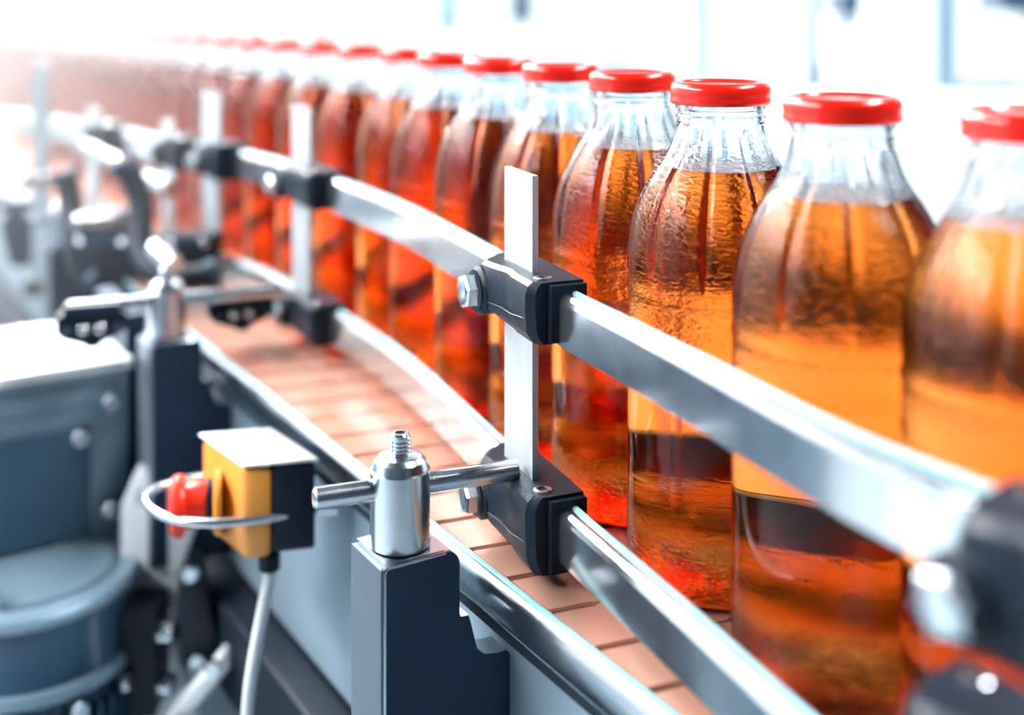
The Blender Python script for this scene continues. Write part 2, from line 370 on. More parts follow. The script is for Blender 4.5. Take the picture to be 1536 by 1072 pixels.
tb = thing('bounce_table', 'added white reflector table behind the bottles along the far edge of the conveyor', 'table', B(.5, .5, 0))  # added white surface, bounces light up through the bottle shoulders
obj('top', prism_bm([B(-.75, .200, .955), B(-.75, .62, .955), B(1.15, .62, .955), B(1.15, .200, .955)], Z3, .02, .003), M['white'], tb, 40)
for s_, r_ in ((-.70, .23), (-.70, .59), (1.10, .23), (1.10, .59)): obj('leg', box_bm(B(s_, r_, .4775), (.04, .04, .955), BR3, BD3, r=.003), M['white'], tb)
fix(tb)
def chain(label, r0, r1, base_s):
    t = thing('slat_chain', label, 'conveyor chain', B(0, (r0 + r1) / 2, 0.994)); g = 0.0028; P = 0.0345; sl = math.tan(math.radians(10.8)); wd = r1 - r0
    # one slat: slanted plate, with finger notches on both long sides so the hinge gap shows near the outer edges
    def outline():
        pts = []
        def sh(a): return -a * sl
        lo = [(0, g / 2), (0.020, g / 2), (0.0215, g * .1), (wd / 2 - .006, g * .1), (wd / 2 - .005, g / 2), (wd / 2 + .005, g / 2), (wd / 2 + .006, g * .1), (wd - 0.0215, g * .1), (wd - 0.020, g / 2), (wd, g / 2)]
        for a, b in lo: pts.append((a, sh(a) + b))
        for a, b in reversed(lo): pts.append((a, sh(a) + P - b))
        return pts
    pts = [BR3 * a + BD3 * b for a, b in outline()]
    bm = prism_bm([p + Z3 * -0.006 for p in pts], Z3, 0.006)
    bmesh.ops.recalc_face_normals(bm, faces=bm.faces)
    top = [e for e in bm.edges if all(v.co.z > -1e-5 for v in e.verts)]
    bmesh.ops.bevel(bm, geom=top, offset=0.0007, segments=2, affect='EDGES', clamp_overlap=True)
    me = bm_done(bm, 'slat', 40); me.materials.append(M['tile'])
    k0 = -5; n = 98
    for k in range(n):
        o = bpy.data.objects.new('slat', me); C.objects.link(o); o.parent = t
        o.location = B(base_s + P * (k + k0), r0, 1.0) - Vector(t.location) + Z3 * random.uniform(-.0002, .0002)
    return t
chain('peach slat chain nearest the stainless edge rail, bare on its left side', 0.0, 0.082, -0.1375)
chain('second peach slat chain, under the far bottles', 0.088, 0.170, -0.1275)

# ------------------------------------------------------------------ guide rails
def rail(label, ztop, P, N, group=None, side=1):
    t = thing('guide_rail', label, 'guide rail', (P[len(P) // 3].x, P[len(P) // 3].y, ztop))
    h = 0.0225
    k = side
    bar = [(k * .0035, ztop - h), (k * .0035, ztop - .0002), (k * .0060, ztop), (k * .0082, ztop - .0012), (k * .0094, ztop - .0034), (k * .0094, ztop - h)]
    st = [(0, ztop - h + .001), (0, ztop + .0002), (k * .0010, ztop + .0010), (k * .0026, ztop + .0008), (k * .0033, ztop - .0006), (k * .0033, ztop - h + .001)]
    obj('bar', sweep_bm(P, N, bar), M['rail'], t, 18)
    obj('wear_strip', sweep_bm(P, N, st), M['strip'], t, 30)
    fix(t); return t
ZU = CZ - 0.1302; ZL = CZ - 0.226
rail('upper steel guide rail running in front of the bottle shoulders', ZU, RC, RN)
rail('lower steel guide rail just above the slat chain, curving away at its middle', ZL, RC, RN)
BOT = [(0.1780, 0.4114), (0.1297, 0.4718), (0.0960, 0.5530), (0.0636, 0.6346), (0.0292, 0.7135), (-0.0085, 0.7920), (-0.0455, 0.8708), (-0.0800, 0.9505), (-0.1260, 1.0245)]
while BOT[-1][0] / BOT[-1][1] > -0.45:
    BOT.append((BOT[-1][0] - 0.0455, BOT[-1][1] + 0.0740))
BC = smooth_path(resample([Vector((0.2226, 0.338))] + [Vector(p) for p in BOT[::2]], 6), 8)
BN = normals(BC)
RB = [p - q * 0.049 for p, q in zip(BC, BN)]; NB = [-q for q in BN]
rail('rear steel guide rail seen through the lower halves of the nearest bottles', ZL, RB, NB)
rail('rear steel guide rail seen through the shoulders of the nearest bottles', ZU, RB, NB)

def post(label, u0, u1, ztop, zbot, n=0.0112, group=None):
    p0, d, q = plan_at(u1, n); p1, _, _ = plan_at(u0, n)
    a = Vector((p0.x, p0.y, 0)); b = Vector((p1.x, p1.y, 0)); dd = (b - a).normalized(); nn = Vector((-dd.y, dd.x, 0)); c = (a + b) / 2
    t = thing('guide_post', label, 'post', (c.x, c.y, zbot))
    bm = box_bm(c + Z3 * (ztop + zbot) / 2, ((b - a).length, 0.0030, ztop - zbot), dd, nn, r=0.0005, seg=2)
    obj('flat_bar', bm, M['flat'], t)
    for zz in (ztop - .012, zbot + .010):
        obj('cross_pin', rod_bm(c - nn * .0016 + Z3 * zz, c + nn * .0018 + Z3 * zz, .0022, 12, .0003), M['dark_steel'], t) if False else None
    fix(t); return c, dd, nn
def clamp(label, u0, u1, z0, z1, nf=0.023, nb=-0.004, group=None, bolt=True):
    """black moulded clamp gripping rail and post. u1: its near end, u0: its far end"""
    p0, d, q = plan_at(u1, nf); e0, _, _ = plan_at(u0, nf * .75)
    L = (Vector((e0.x, e0.y, 0)) - Vector((p0.x, p0.y, 0))).dot(d); o = Vector((p0.x, p0.y, 0)) - q * nf    # on the back edge of the rail, near end
    t = thing('rail_clamp', label, 'clamp', o + d * L / 2 + q * nf / 2 + Z3 * z0); H = z1 - z0; wn = nf - nb
    P = lambda a, n, z: o + d * a + q * n + Z3 * (z0 + z)
    # block in plan: square near end, waist at the post slot, rounded barrel at the far end
    plan = [(0, nb), (0, nf - .0035), (.0035, nf), (L * .30, nf), (L * .42, nf - .0015), (L * .60, nf + .001), (L * .84, nf), (L * .96, nf - .006), (L, nf * .45), (L, nb + .002), (L - .003, nb)]
    bm = bmesh.new(); n = len(plan)
    lv = [(0.0, 0.84, 0.10), (0.18, 0.97, 0.02), (0.55, 1.0, 0.0), (0.80, 1.0, 0.0), (0.93, 0.95, 0.03), (1.0, 0.86, 0.07)]
    rows = []
    for f, s, _ in lv:
        row = []
        for a, nn in plan:
            drop = 0.0
            if f >= 0.8: drop = -0.12 * H * max(0, (a / L - .55)) * 2 * max(0, (nn - nb) / wn)      # far end slopes down at the front
            if f == 0.0: drop = 0.30 * H * max(0, a / L - .45) * 1.6                                   # belly rises towards the far end
            aa = a if a < .001 else L / 2 + (a - L / 2) * (1 if a < L * .5 else (s * .5 + .5))
            row.append(bm.verts.new(P(aa, nb + (nn - nb) * s, H * f + drop)))
        rows.append(row)
    for A, Bq in zip(rows, rows[1:]):
        for k in range(n): bm.faces.new((A[k], A[(k + 1) % n], Bq[(k + 1) % n], Bq[k]))
    bm.faces.new(rows[0]); bm.faces.new(rows[-1])
    obj('clamp_body', bm, M['black'], t, 28)
    rb = [(nb, .0), (nb, 1)]
    # moulded collar round the rail where it leaves the block
    obj('collar', box_bm(P(L * .02 - .001, .0045, H * .50), (.008, .0175, H * .92), d, q, r=.0025), M['black'], t, 40)
    # part line rib and the raised shoulder round the bolt
    bz = H * .42; ba = L * .80
    bo = obj('bolt_boss', lathe_bm([(.0118, -.006), (.0118, .0008), (.0100, .0024), (.0100, .0032)], 32, P(ba, nf, bz), q), M['black'], t, 30)
    obj('part_line', tube_bm([P(L * x, nf + .0002 + y, H * z) for x, y, z in ((.06, -.001, .40), (.25, .0003, .36), (.45, -.0005, .34), (.62, .0010, .32))], .0005, 6), M['black'], t)
    if bolt:
        hb = obj('hex_bolt', hex_bm(P(ba, nf + .0030, bz), q, .0085, .0065), M['steel'], t, 20)
        obj('bolt_face', lathe_bm([(.0062, 0), (.0062, .0006), (.0050, .0009)], 24, P(ba, nf + .0094, bz), q), M['steel'], hb)
    # socket screws let into the top
    for a, nn in ((L * .10, nf * .55), (L * .74, nb + .006)):
        zt = H * 1.0 - (.12 * H * max(0, a / L - .55) * 2 * (nn - nb) / wn)
        s = obj('socket_screw', lathe_bm([(.0042, -.001), (.0042, .0006), (.0036, .0009), (.0022, .0009), (.0022, -.0006)], 24, P(a, nn, zt), Z3), M['rail'], t, 30)
        obj('hex_socket', hex_bm(P(a, nn, zt - .0004), Z3, .0020, .0007), M['black_metal'], s)
    fix(t); return t

post('steel flat bar guide post in sharp focus between the two near black clamps', 761, 803, 1.1815, 1.026)
post('steel guide post second from the near one, above the second pair of clamps', 441, 466, 1.181, 1.030)
post('blurred steel guide post third from the near one', 306, 330, 1.181, 1.000)
post('short blurred guide post just left of the third one', 245, 261, 1.150, 1.010)
post('blurred short guide post beside the leftmost clamp', 132, 148, 1.150, 1.010)
G1 = plan_at(792, 0.023)[0].y; zc = lambda v, Z: hz(v, Z)
clamp('upper black clamp in sharp focus holding the flat bar post to the rail', 722, 792, zc(520, G1), zc(428, G1) + .0005)
clamp('lower black clamp in sharp focus, just above the slat chain', 722, 792, 1.0065, zc(752, G1) + .0005)
clamp('upper black clamp on the second guide post', 418, 462, 1.1085, 1.1365)
clamp('lower black clamp on the second guide post, by its cross rod', 424, 466, 1.0100, 1.0400)
clamp('blurred upper black clamp on the third guide post', 300, 325, 1.106, 1.138)
clamp('blurred black clamp on the short post left of the third one', 237, 262, 1.106, 1.136)
clamp('leftmost blurred black clamp, on the distant rail', 130, 152, 1.106, 1.136)
clamp('large blurred black clamp cut by the right edge of the photo', 1428, 1640, 1.098, 1.136, nf=.026)
clamp('blurred dark clamp at the bottom right corner', 1345, 1520, 1.044, 1.080, nf=.026)

# ------------------------------------------------------------------ rod holders on their brackets
CR = Vector((0.940, 0.345, 0)).normalized()
def rod(label, a, b, r, name='cross_rod'):
    t = thing(name, label, 'rod', a)
    obj('shaft', rod_bm(a, b, r, 32, .0008), M['steel'], t, 40)
    d = (Vector(b) - Vector(a)).normalized()
    obj('end_face', lathe_bm([(r * .78, 0), (r * .74, .0004)], 24, Vector(a) + d * .0001, -d), M['rail'], t)
    fix(t)
def holder(lab, c, ztop, zb, r):
    """turned cylinder with a chamfered top, cross hole and threaded stud"""
    c = Vector((c[0], c[1], 0)); t = thing('rod_holder', lab, 'rod holder', c + Z3 * zb)
    obj('holder_body', lathe_bm([(r - .0008, 0), (r, .0008), (r, ztop - zb - .0065), (r - .0009, ztop - zb - .0060), (r * .86, ztop - zb - .0022), (r * .72, ztop - zb - .0004), (r * .55, ztop - zb)], 64, c + Z3 * zb), M['steel'], t, 25)
    pr = [(.0042, -.002)]
    z = 0
    while z < .0082: pr += [(.0048, z), (.0048, z + .0005), (.0038, z + .0009), (.0038, z + .0013)]; z += .0018
    pr += [(.0044, z), (.0036, z + .0008), (.0024, z + .0008), (.0024, z - .0008)]
    st = obj('threaded_stud', lathe_bm(pr, 32, c + Z3 * ztop), M['rail'], t, 30)
    obj('hex_socket', hex_bm(c + Z3 * (ztop + z - .0012), Z3, .0022, .0008), M['black_metal'], st)
    fix(t)
def bracket(lab, corner, zt, parent=None):
    """folded sheet bracket: top and two cheeks; its wide face is notched where it hooks under the edge rail"""
    c = Vector((corner[0], corner[1], 0)); wd = .0376; dp = .0325; hb = .16; t = thing('mounting_bracket', lab, 'bracket', c + Z3 * (zt - hb))
    q = lambda a, b, z: c + BR3 * a + BD3 * b + Z3 * (zt + z)
    def arc(cx, cz, r, a0, a1, n=6): return [(cx + r * math.cos(math.radians(a0 + (a1 - a0) * i / n)), cz + r * math.sin(math.radians(a0 + (a1 - a0) * i / n))) for i in range(n + 1)]
    R = .007
    out = [(0, -hb), (0, -.002)] + arc(.002, -.002, .002, 180, 90, 3) + arc(wd - R, -R, R, 90, 0) + [(wd, -.0300)] + [(wd + .001, -.0310)] \
        + [(wd + .0045, -.0312)] + [(wd + .0055, -.034)] + [(wd + .009, -.0475)] + [(wd + .013, -.051)] + [(wd + .020, -.0525), (wd + .0245, -.0525), (wd + .0262, -.0545), (wd + .0262, -hb)]
    obj('front_plate', prism_bm([q(a, 0, z) for a, z in out], BD3, .0025, 0), M['dark_steel'], t, 30)  # darker than the other plates: shading put into its colour
    # folded edge of the notch, running back
    nt_ = [(wd, -.0300), (wd + .001, -.0310), (wd + .0045, -.0312), (wd + .0055, -.034), (wd + .009, -.0475), (wd + .013, -.051), (wd + .020, -.0525), (wd + .0245, -.0525)]
    bm = bmesh.new(); A = [bm.verts.new(q(a, .0001, z + .0002)) for a, z in nt_]; Bv = [bm.verts.new(q(a, .014, z + .0002)) for a, z in nt_]
    A2 = [bm.verts.new(q(a, .0001, z - .0012)) for a, z in nt_]; B2 = [bm.verts.new(q(a, .014, z - .0012)) for a, z in nt_]
    for i in range(len(nt_) - 1):
        bm.faces.new((A[i], A[i + 1], Bv[i + 1], Bv[i])); bm.faces.new((A2[i], B2[i], B2[i + 1], A2[i + 1])); bm.faces.new((A[i], A2[i], A2[i + 1], A[i + 1])); bm.faces.new((Bv[i], Bv[i + 1], B2[i + 1], B2[i]))
    for i in (0, -1): bm.faces.new((A[i], Bv[i], B2[i], A2[i]))
    obj('notch_lining', bm, M['frame'], t, 40)
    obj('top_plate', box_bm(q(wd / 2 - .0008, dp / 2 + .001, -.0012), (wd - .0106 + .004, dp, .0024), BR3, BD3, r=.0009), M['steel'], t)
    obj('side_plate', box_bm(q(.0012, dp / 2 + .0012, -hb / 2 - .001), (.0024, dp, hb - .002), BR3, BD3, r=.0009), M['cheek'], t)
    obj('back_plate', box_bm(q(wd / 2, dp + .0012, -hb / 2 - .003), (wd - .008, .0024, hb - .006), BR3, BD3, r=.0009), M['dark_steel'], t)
    obj('bright_edge', tube_bm([q(a, -.0002, z) for a, z in [(.0006, -hb + .004), (.0006, -.0025), (.0012, -.0010), (.0025, -.0004), (wd - R, -.0004)]], .0005, 6), M['rail'], t)
    fix(t)
HB = .2445
hpos = [(-0.0503, 0.5396), (-0.252, 0.876), (-0.4537, 1.2124)]
lab3 = ['in sharp focus beside the near black clamps', 'blurred, beside the second guide post', 'far and blurred near the left edge']
for i, (x, y) in enumerate(hpos):
    holder('turned steel rod holder with threaded stud, ' + lab3[i], (x, y), CZ - .2035, CZ - HB + .0005, .0135)
    bracket('folded steel bracket under the rod holder, ' + lab3[i], (x - .0051, y - .0226), CZ - HB)
    zr = CZ - .218
    if i < 2:
        a = Vector((x, y, zr)) - CR * (.039 if i == 0 else .068); b = Vector((x, y, zr)) + CR * (.0565 if i == 0 else .086)
    else:
        a = Vector((x, y, zr)) - CR * .03; b = Vector((x, y, zr)) + CR * .09
    rod('polished steel cross rod through the rod holder, ' + lab3[i], a, b, .0048)
kb = thing('clamp_nut', 'small black knob behind the foot of the sharply focused guide post', 'knob', W(815, 712, .585))
c_ = W(815, 706, .590); obj('knob_body', lathe_bm([(.004, 0), (.0055, .001), (.0055, .006), (.0045, .009), (.002, .010)], 24, c_ - Z3 * .006), M['black'], kb); obj('stem', rod_bm(c_ - Z3 * .012, c_ - Z3 * .006, .003), M['black'], kb); fix(kb)

# ------------------------------------------------------------------ added haze volume at the far left, standing in for a light leak
hm = bpy.data.materials.new('added_haze'); hm.use_nodes = True; _t = hm.node_tree; _t.nodes.clear()
_o = _t.nodes.new('ShaderNodeOutputMaterial'); _s = _t.nodes.new('ShaderNodeVolumeScatter')
_s.inputs['Density'].default_value = 0.36; _s.inputs['Color'].default_value = (0.97, 0.99, 1, 1); _s.inputs['Anisotropy'].default_value = 0.65
_t.links.new(_s.outputs[0], _o.inputs['Volume'])
added_haze = obj('added_haze', box_bm((-1.9, 3.9, 1.2), (3.3, 5.9, 2.4)), hm, None, None)
tag(added_haze, 'added pale haze over the far left end of the line, standing in for a light leak', 'added_haze'); added_haze['kind'] = 'stuff'
# ------------------------------------------------------------------ bottles
def bottle_proto():
    t = thing('juice_bottle', '', 'bottle')
    prof = [(.026, .0035), (.032, .0012), (.0365, .0), (.0395, .0012), (.0418, .0045), (.0427, .0095), (.0430, .016), (.0430, .034), (.0427, .037), (.0427, .050), (.0427, .075), (.0427, .100), (.0427, .1105), (.0429, .1118), (.0430, .1130), (.0429, .1142), (.0426, .1155), (.0425, .123), (.0425, .1285), (.0429, .1300), (.0430, .1312), (.0428, .1326), (.0423, .1345),
            (.0426, .138), (.0426, .142), (.0425, .148), (.0417, .155), (.0404, .161), (.0388, .167), (.0362, .173), (.0331, .179), (.0301, .184), (.0272, .188), (.0247, .192), (.0229, .196), (.0215, .200), (.0205, .204), (.0199, .2068), (.0203, .2078), (.0207, .2086), (.0203, .2096), (.0195, .2104), (.0196, .2118), (.0205, .2128), (.0206, .2138), (.0196, .2148), (.0193, .2165), (.0193, .2225), (.0185, .2230)]
    NS = 160; ng = 10
    def fn(r, h, a, i):
        x = (a * ng / (2 * PI)) % 1.0; dx = min(x, 1 - x) * 2 * PI * r / ng        # distance to the nearest groove centre
        g = 0.0
        if .137 < h < .2045:
            wdt = .0024 * (0.6 + 0.4 * min(1, (h - .137) / .02)) * (r / .043) ** .4
            e = min(1, (h - .137) / .004) * min(1, (.2045 - h) / .004)
            g = .0016 * e * max(0, 1 - (dx / wdt) ** 2)
        seam = .00012 if i in (8, 88) and h < .2 else 0
        return r - g + seam
    bm = lathe_bm(prof, NS, fn=fn, cap_ends=False)
    bm.verts.ensure_lookup_table()
    cb = bm.verts.new((0, 0, .0055)); n = NS; bv = list(bm.verts)[:n]
    for i in range(n): bm.faces.new((bv[i], cb, bv[(i + 1) % n]))
    # closed lip and the head space above the juice: an air cavity inside the glass
    top = list(bm.verts)[(len(prof) - 1) * n:(len(prof)) * n]; lip = []
    ct = bm.verts.new((0, 0, .2230))
    for i in range(n): bm.faces.new((top[i], top[(i + 1) % n], ct))
    me0 = bmesh.new()
    bmesh.ops.recalc_face_normals(bm, faces=bm.faces)
    cav = [(.0250 - .0015, .1862), (.0279 - .0019, .1862), (.0247 - .0019, .192), (.0215 - .0020, .200), (.0195 - .0020, .2068), (.0170, .212), (.0168, .2215)]
    cv_ = lathe_bm(cav, 80); bmesh.ops.recalc_face_normals(cv_, faces=cv_.faces)
    for f in cv_.faces: f.normal_flip()
    tmp = bpy.data.meshes.new('tmp'); cv_.to_mesh(tmp); cv_.free(); bm.from_mesh(tmp); bpy.data.meshes.remove(tmp)
    me = bpy.data.meshes.new('bottle_glass'); bm.to_mesh(me); bm.free(); me0.free()
    me.polygons.foreach_set('use_smooth', [True] * len(me.polygons)); me.set_sharp_from_angle(angle=math.radians(60))
    link('glass_body', me, M['glass'], t)
    jp = [(.026, .0062), (.034, .0052), (.0385, .0075), (.0402, .012), (.0406, .018), (.0406, .134), (.0402, .146), (.0392, .155), (.0364, .167), (.0307, .179), (.0262, .1857)]
    obj('juice', lathe_bm(jp, 64), M['juice'], t, 60)
    # lacquered twist cap: curled skirt, rounded shoulder, raised ring, sunken panel
    cp = [(.0205, .2152), (.0222, .2148), (.0229, .2154), (.0231, .2166), (.0227, .2176), (.0229, .2190), (.0231, .2205), (.0229, .2222), (.0220, .2238), (.0206, .2247), (.0190, .2249), (.0180, .2244), (.0174, .2236), (.0150, .2234), (.0148, .2236), (.008, .2237), (.0005, .2237)]
    cap = obj('twist_cap', lathe_bm(cp, 64), M['cap'], t, 50)
    for k in range(6):   # six small lugs pressed into the skirt
        a = 2 * PI * k / 6; v = Vector((math.cos(a), math.sin(a), 0)); u = Vector((-v.y, v.x, 0))
        obj('lug', box_bm(v * .0222 + Z3 * .2158, (.0014, .0045, .0012), v, u, r=.0004, seg=2), M['cap'], cap)
    return t
proto = bottle_proto()
ords = ['', 'second', 'third', 'fourth', 'fifth', 'sixth', 'seventh', 'eighth', 'ninth', 'tenth', 'eleventh', 'twelfth', 'thirteenth', 'fourteenth', 'fifteenth', 'sixteenth', 'seventeenth', 'eighteenth', 'nineteenth', 'twentieth']
tens = {2: 'twenty', 3: 'thirty', 4: 'forty'}
def ordinal(n):
    if n <= 20: return ords[n - 1]
    if n % 10 == 0: return {30: 'thirtieth', 40: 'fortieth'}[n]
    return tens[n // 10] + '-' + (['', 'first'] + ords[1:])[n % 10]
special = {1: 'nearest bottle of amber juice, cut by the right edge of the photo', 2: 'blurred bottle of golden juice second in the row, left of the nearest one',
           3: 'sharpest bottle with rippled glass, third in the row from the near end', 4: 'sharp bottle of dark amber juice, fourth in the row, right of the flat bar post',
           5: 'bottle of amber juice fifth in the row, its shoulder right behind the flat bar post'}
rots = {1: 10, 2: 0, 3: -9, 4: 14, 5: 5}
for i, (x, y) in enumerate(BOT):
    n = i + 1
    if i == 0: o = proto
    else:
        o = proto.copy(); C.objects.link(o)
        for ch in list(proto.children):
            c = ch.copy(); C.objects.link(c); c.parent = o
            if n <= 9:
                for g in ch.children:
                    d = g.copy(); C.objects.link(d); d.parent = c
    o.location = (x, y, 1.0003); o.rotation_euler = (0, 0, math.radians(rots.get(n, random.uniform(0, 360))))
    o['group'] = 'red capped juice bottles in a row on the conveyor'; o['category'] = 'bottle'
    o['label'] = special.get(n, 'red capped bottle of amber juice, %s in the row counted from the near right end' % ordinal(n))

# ------------------------------------------------------------------ emergency stop box
sb = thing('stop_switch_box', 'orange and black switch box with a steel lid beside the conveyor edge', 'switch box', W(365, 840, .68))
fc = Vector((-.152, .680, 0)); fr_ = Vector((.0395, .0095, 0)); lf = Vector((-.0365, .048, 0)); ex = fr_.normalized(); ey = lf.normalized()
zt = CZ - .263; zb = CZ - .3175
def quadbox(a0, a1, z0, z1, r, m, name, grow=0.0):
    P = [fc + ex * (a0 - grow) - ey * grow, fc + ex * (a1 + grow) - ey * grow, fc + ex * (a1 + grow) + ey * (lf.length + grow), fc + ex * (a0 - grow) + ey * (lf.length + grow)]
    return obj(name, prism_bm([p + Z3 * z0 for p in P], Z3, z1 - z0, r), m, sb, 40)
quadbox(0, .0165, zb, zt - .001, .0045, M['yellow'], 'orange_housing')
quadbox(.0168, .0405, zb + .003, zt - .0015, .002, M['black'], 'black_housing')
quadbox(0, .0405, zt - .0010, zt + .0008, .0007, M['flat'], 'lid', .0012)
fix(sb)
kc = fc + lf * .5 + Z3 * (CZ - .2935)
kn = thing('stop_button', 'red mushroom stop button sticking out of the orange switch box', 'button', kc)
obj('collar', lathe_bm([(.0185, 0), (.0185, .003), (.016, .0045)], 40, kc - ex * .0002, -ex), M['yellow'], kn)
obj('seal_ring', lathe_bm([(.0140, .004), (.0140, .0085)], 40, kc, -ex), M['black'], kn)
obj('button_neck', lathe_bm([(.0125, .008), (.0130, .010), (.0130, .021), (.0125, .022)], 40, kc, -ex), M['red'], kn)
obj('mushroom_head', lathe_bm([(.0130, .020), (.0168, .0215), (.0175, .0235), (.0172, .0265), (.0150, .0290), (.008, .0302), (.001, .0305)], 40, kc, -ex), M['red'], kn)
fix(kn)
hl = .2945
lp = [(492, 762), (440, 771), (400, 777), (360, 782), (325, 785), (290, 784), (258, 779), (234, 769), (221, 757), (218, 748), (224, 739), (240, 730), (262, 723), (285, 718), (302, 714)]
pts = []
for u, v in lp:
    Zp = hl * F / (v - HV); pts.append(Vector(((u - 768) * Zp / F, Zp, CZ - hl)))
wg = thing('wire_guard', 'bent steel wire loop guarding the red stop button', 'wire guard', pts[0])
obj('wire', tube_bm(smooth_path(resample(pts, 4), 3), .0026, 12), M['steel'], wg, 60)
obj('mounting_lug', box_bm(pts[0], (.012, .010, .004), r=.001), M['steel'], wg); fix(wg)
def cable(label, px, r, m='cable'):
    P = [W(*p) for p in px]; t = thing('cable', label, 'cable', P[-1])
    obj('sheath', tube_bm(smooth_path(resample(P, 5), 3), r, 12), M[m], t, 60)
    obj('gland', rod_bm(P[0] + Z3 * .004, P[0] - Z3 * .006, r * 1.8, 16), M['black'], t); fix(t)
cable('pale cable hanging straight down from the orange switch box', [(404, 838, .695), (405, 862, .695), (397, 900, .69), (386, 960, .685), (376, 1020, .68), (371, 1075, .68), (366, 1180, .68)], .0036)

# ------------------------------------------------------------------ drive at the left edge
g0 = Vector((-.2875, .900, 0)); gz1 = CZ - .273; gz0 = gz1 - .1055; GX = -BR3; GY = BD3
gb = thing('gearbox', 'pale grey gearbox with a bright flat lid at the left edge', 'gearbox', g0 + Z3 * gz0)
q = lambda a, b, z: g0 + GX * a + GY * b + Z3 * z
obj('housing', box_bm(q(.10, .055, (gz0 + gz1) / 2), (.20, .11, gz1 - gz0), GX, GY, r=.006), M['gear'], gb)
obj('lid', box_bm(q(.10, .055, gz1 + .002), (.204, .114, .006), GX, GY, r=.0015), M['white'], gb)
obj('front_cover', box_bm(q(.104, -.002, gz0 + .040), (.160, .006, .064), GX, GY, r=.004), M['motor'], gb)
obj('cover_band', box_bm(q(.10, -.0012, gz1 - .014), (.196, .004, .008), GX, GY, r=.001), M['gear'], gb)
for a, z in ((.012, gz1 - .020), (.188, gz1 - .020), (.03, gz0 + .067), (.012, gz0 + .02)): obj('bolt', hex_bm(q(a, -.001, z), -GY, .006, .006), M['steel'], gb)
obj('oil_plug', lathe_bm([(.010, 0), (.010, .003), (.007, .004), (.007, .008)], 6, q(.085, .045, gz1 + .005)), M['dark_steel'], gb)
obj('shaft_stub', rod_bm(q(.105, .004, gz0 + .072), q(.118, -.030, gz0 + .078), .0055), M['rail'], gb)
obj('side_flange', box_bm(q(-.006, .05, gz0 + .070), (.012, .085, .130), GX, GY, r=.004), M['dark_steel'], gb)
for z in (.015, .045, .08, .11):
    obj('flange_bolt', hex_bm(q(-.012, .02, gz0 + z), -GX, .0055, .006), M['steel'], gb)
fix(gb); gb.scale = (1.2, 1.2, 1.2); gb.location.z = gz1 - .1266
mc = Vector((-.337, .840, 0)); mt = CZ - .402
mo = thing('electric_motor', 'blue grey upright electric motor with cooling ribs in the bottom left corner', 'motor', mc + Z3 * (mt - .26))
obj('flange', lathe_bm([(.050, -.006), (.058, -.005), (.0595, -.003), (.0595, .001), (.058, .003), (.050, .0032), (.047, .0030), (.046, .0060), (.030, .0065)], 64, mc + Z3 * mt), M['gear'], mo)
obj('end_bell', lathe_bm([(.0585, -.038), (.0575, -.035), (.0560, -.030), (.0560, -.006)], 64, mc + Z3 * mt), M['motor'], mo)
obj('band', lathe_bm([(.0600, -.0460), (.0612, -.0445), (.0612, -.0390), (.0600, -.0375)], 64, mc + Z3 * mt), M['gear'], mo)
obj('housing', lathe_bm([(.052, -.26), (.0545, -.25), (.0545, -.044)], 64, mc + Z3 * mt), M['motor'], mo)
for k in range(44):
    a = 2 * PI * k / 44; v = Vector((math.cos(a), math.sin(a), 0)); u = Vector((-v.y, v.x, 0))
    fbm = box_bm(mc + v * .0575 + Z3 * (mt - .147), (.010, .0024, .185), v, u, r=.0008, seg=1)
    obj('cooling_rib', fbm, M['motor'], mo)
for k in range(12):
    a = 2 * PI * (k + .5) / 12; v = Vector((math.cos(a), math.sin(a), 0))
    obj('bolt', hex_bm(mc + v * .0612 + Z3 * (mt - .052), v, .0050, .005), M['steel'], mo)
obj('terminal_box', box_bm(mc + Vector((.066, .012, 0)) + Z3 * (mt - .045), (.020, .050, .060), r=.005), M['black_metal'], mo)
for z in (-.03, -.06): obj('cable_gland', rod_bm(mc + Vector((.074, -.004, mt + z)), mc + Vector((.086, -.006, mt + z)), .0065, 16), M['steel'], mo)
obj('lifting_eye', tube_bm([mc + Vector((-.012 + .011 * math.cos(a), -.046, mt + .008 + .011 * math.sin(a))) for a in [2 * PI * k / 16 for k in range(16)]], .004, 8, True), M['rail'], mo, 60)
fix(mo); mo.scale = (1.2, 1.2, 1.2); mo.location.z = mt - .312

ms = thing('motor_stand', 'dark pedestal carrying the electric motor at the bottom left', 'stand', (mc.x, mc.y, 0))
obj('column', box_bm((mc.x, mc.y, .27), (.09, .09, .52), r=.004), M['dark_steel'], ms); obj('base_plate', box_bm((mc.x, mc.y, .006), (.18, .18, .012), r=.002), M['dark_steel'], ms); obj('top_plate', box_bm((mc.x, mc.y, .535), (.14, .14, .012), r=.002), M['dark_steel'], ms); fix(ms)
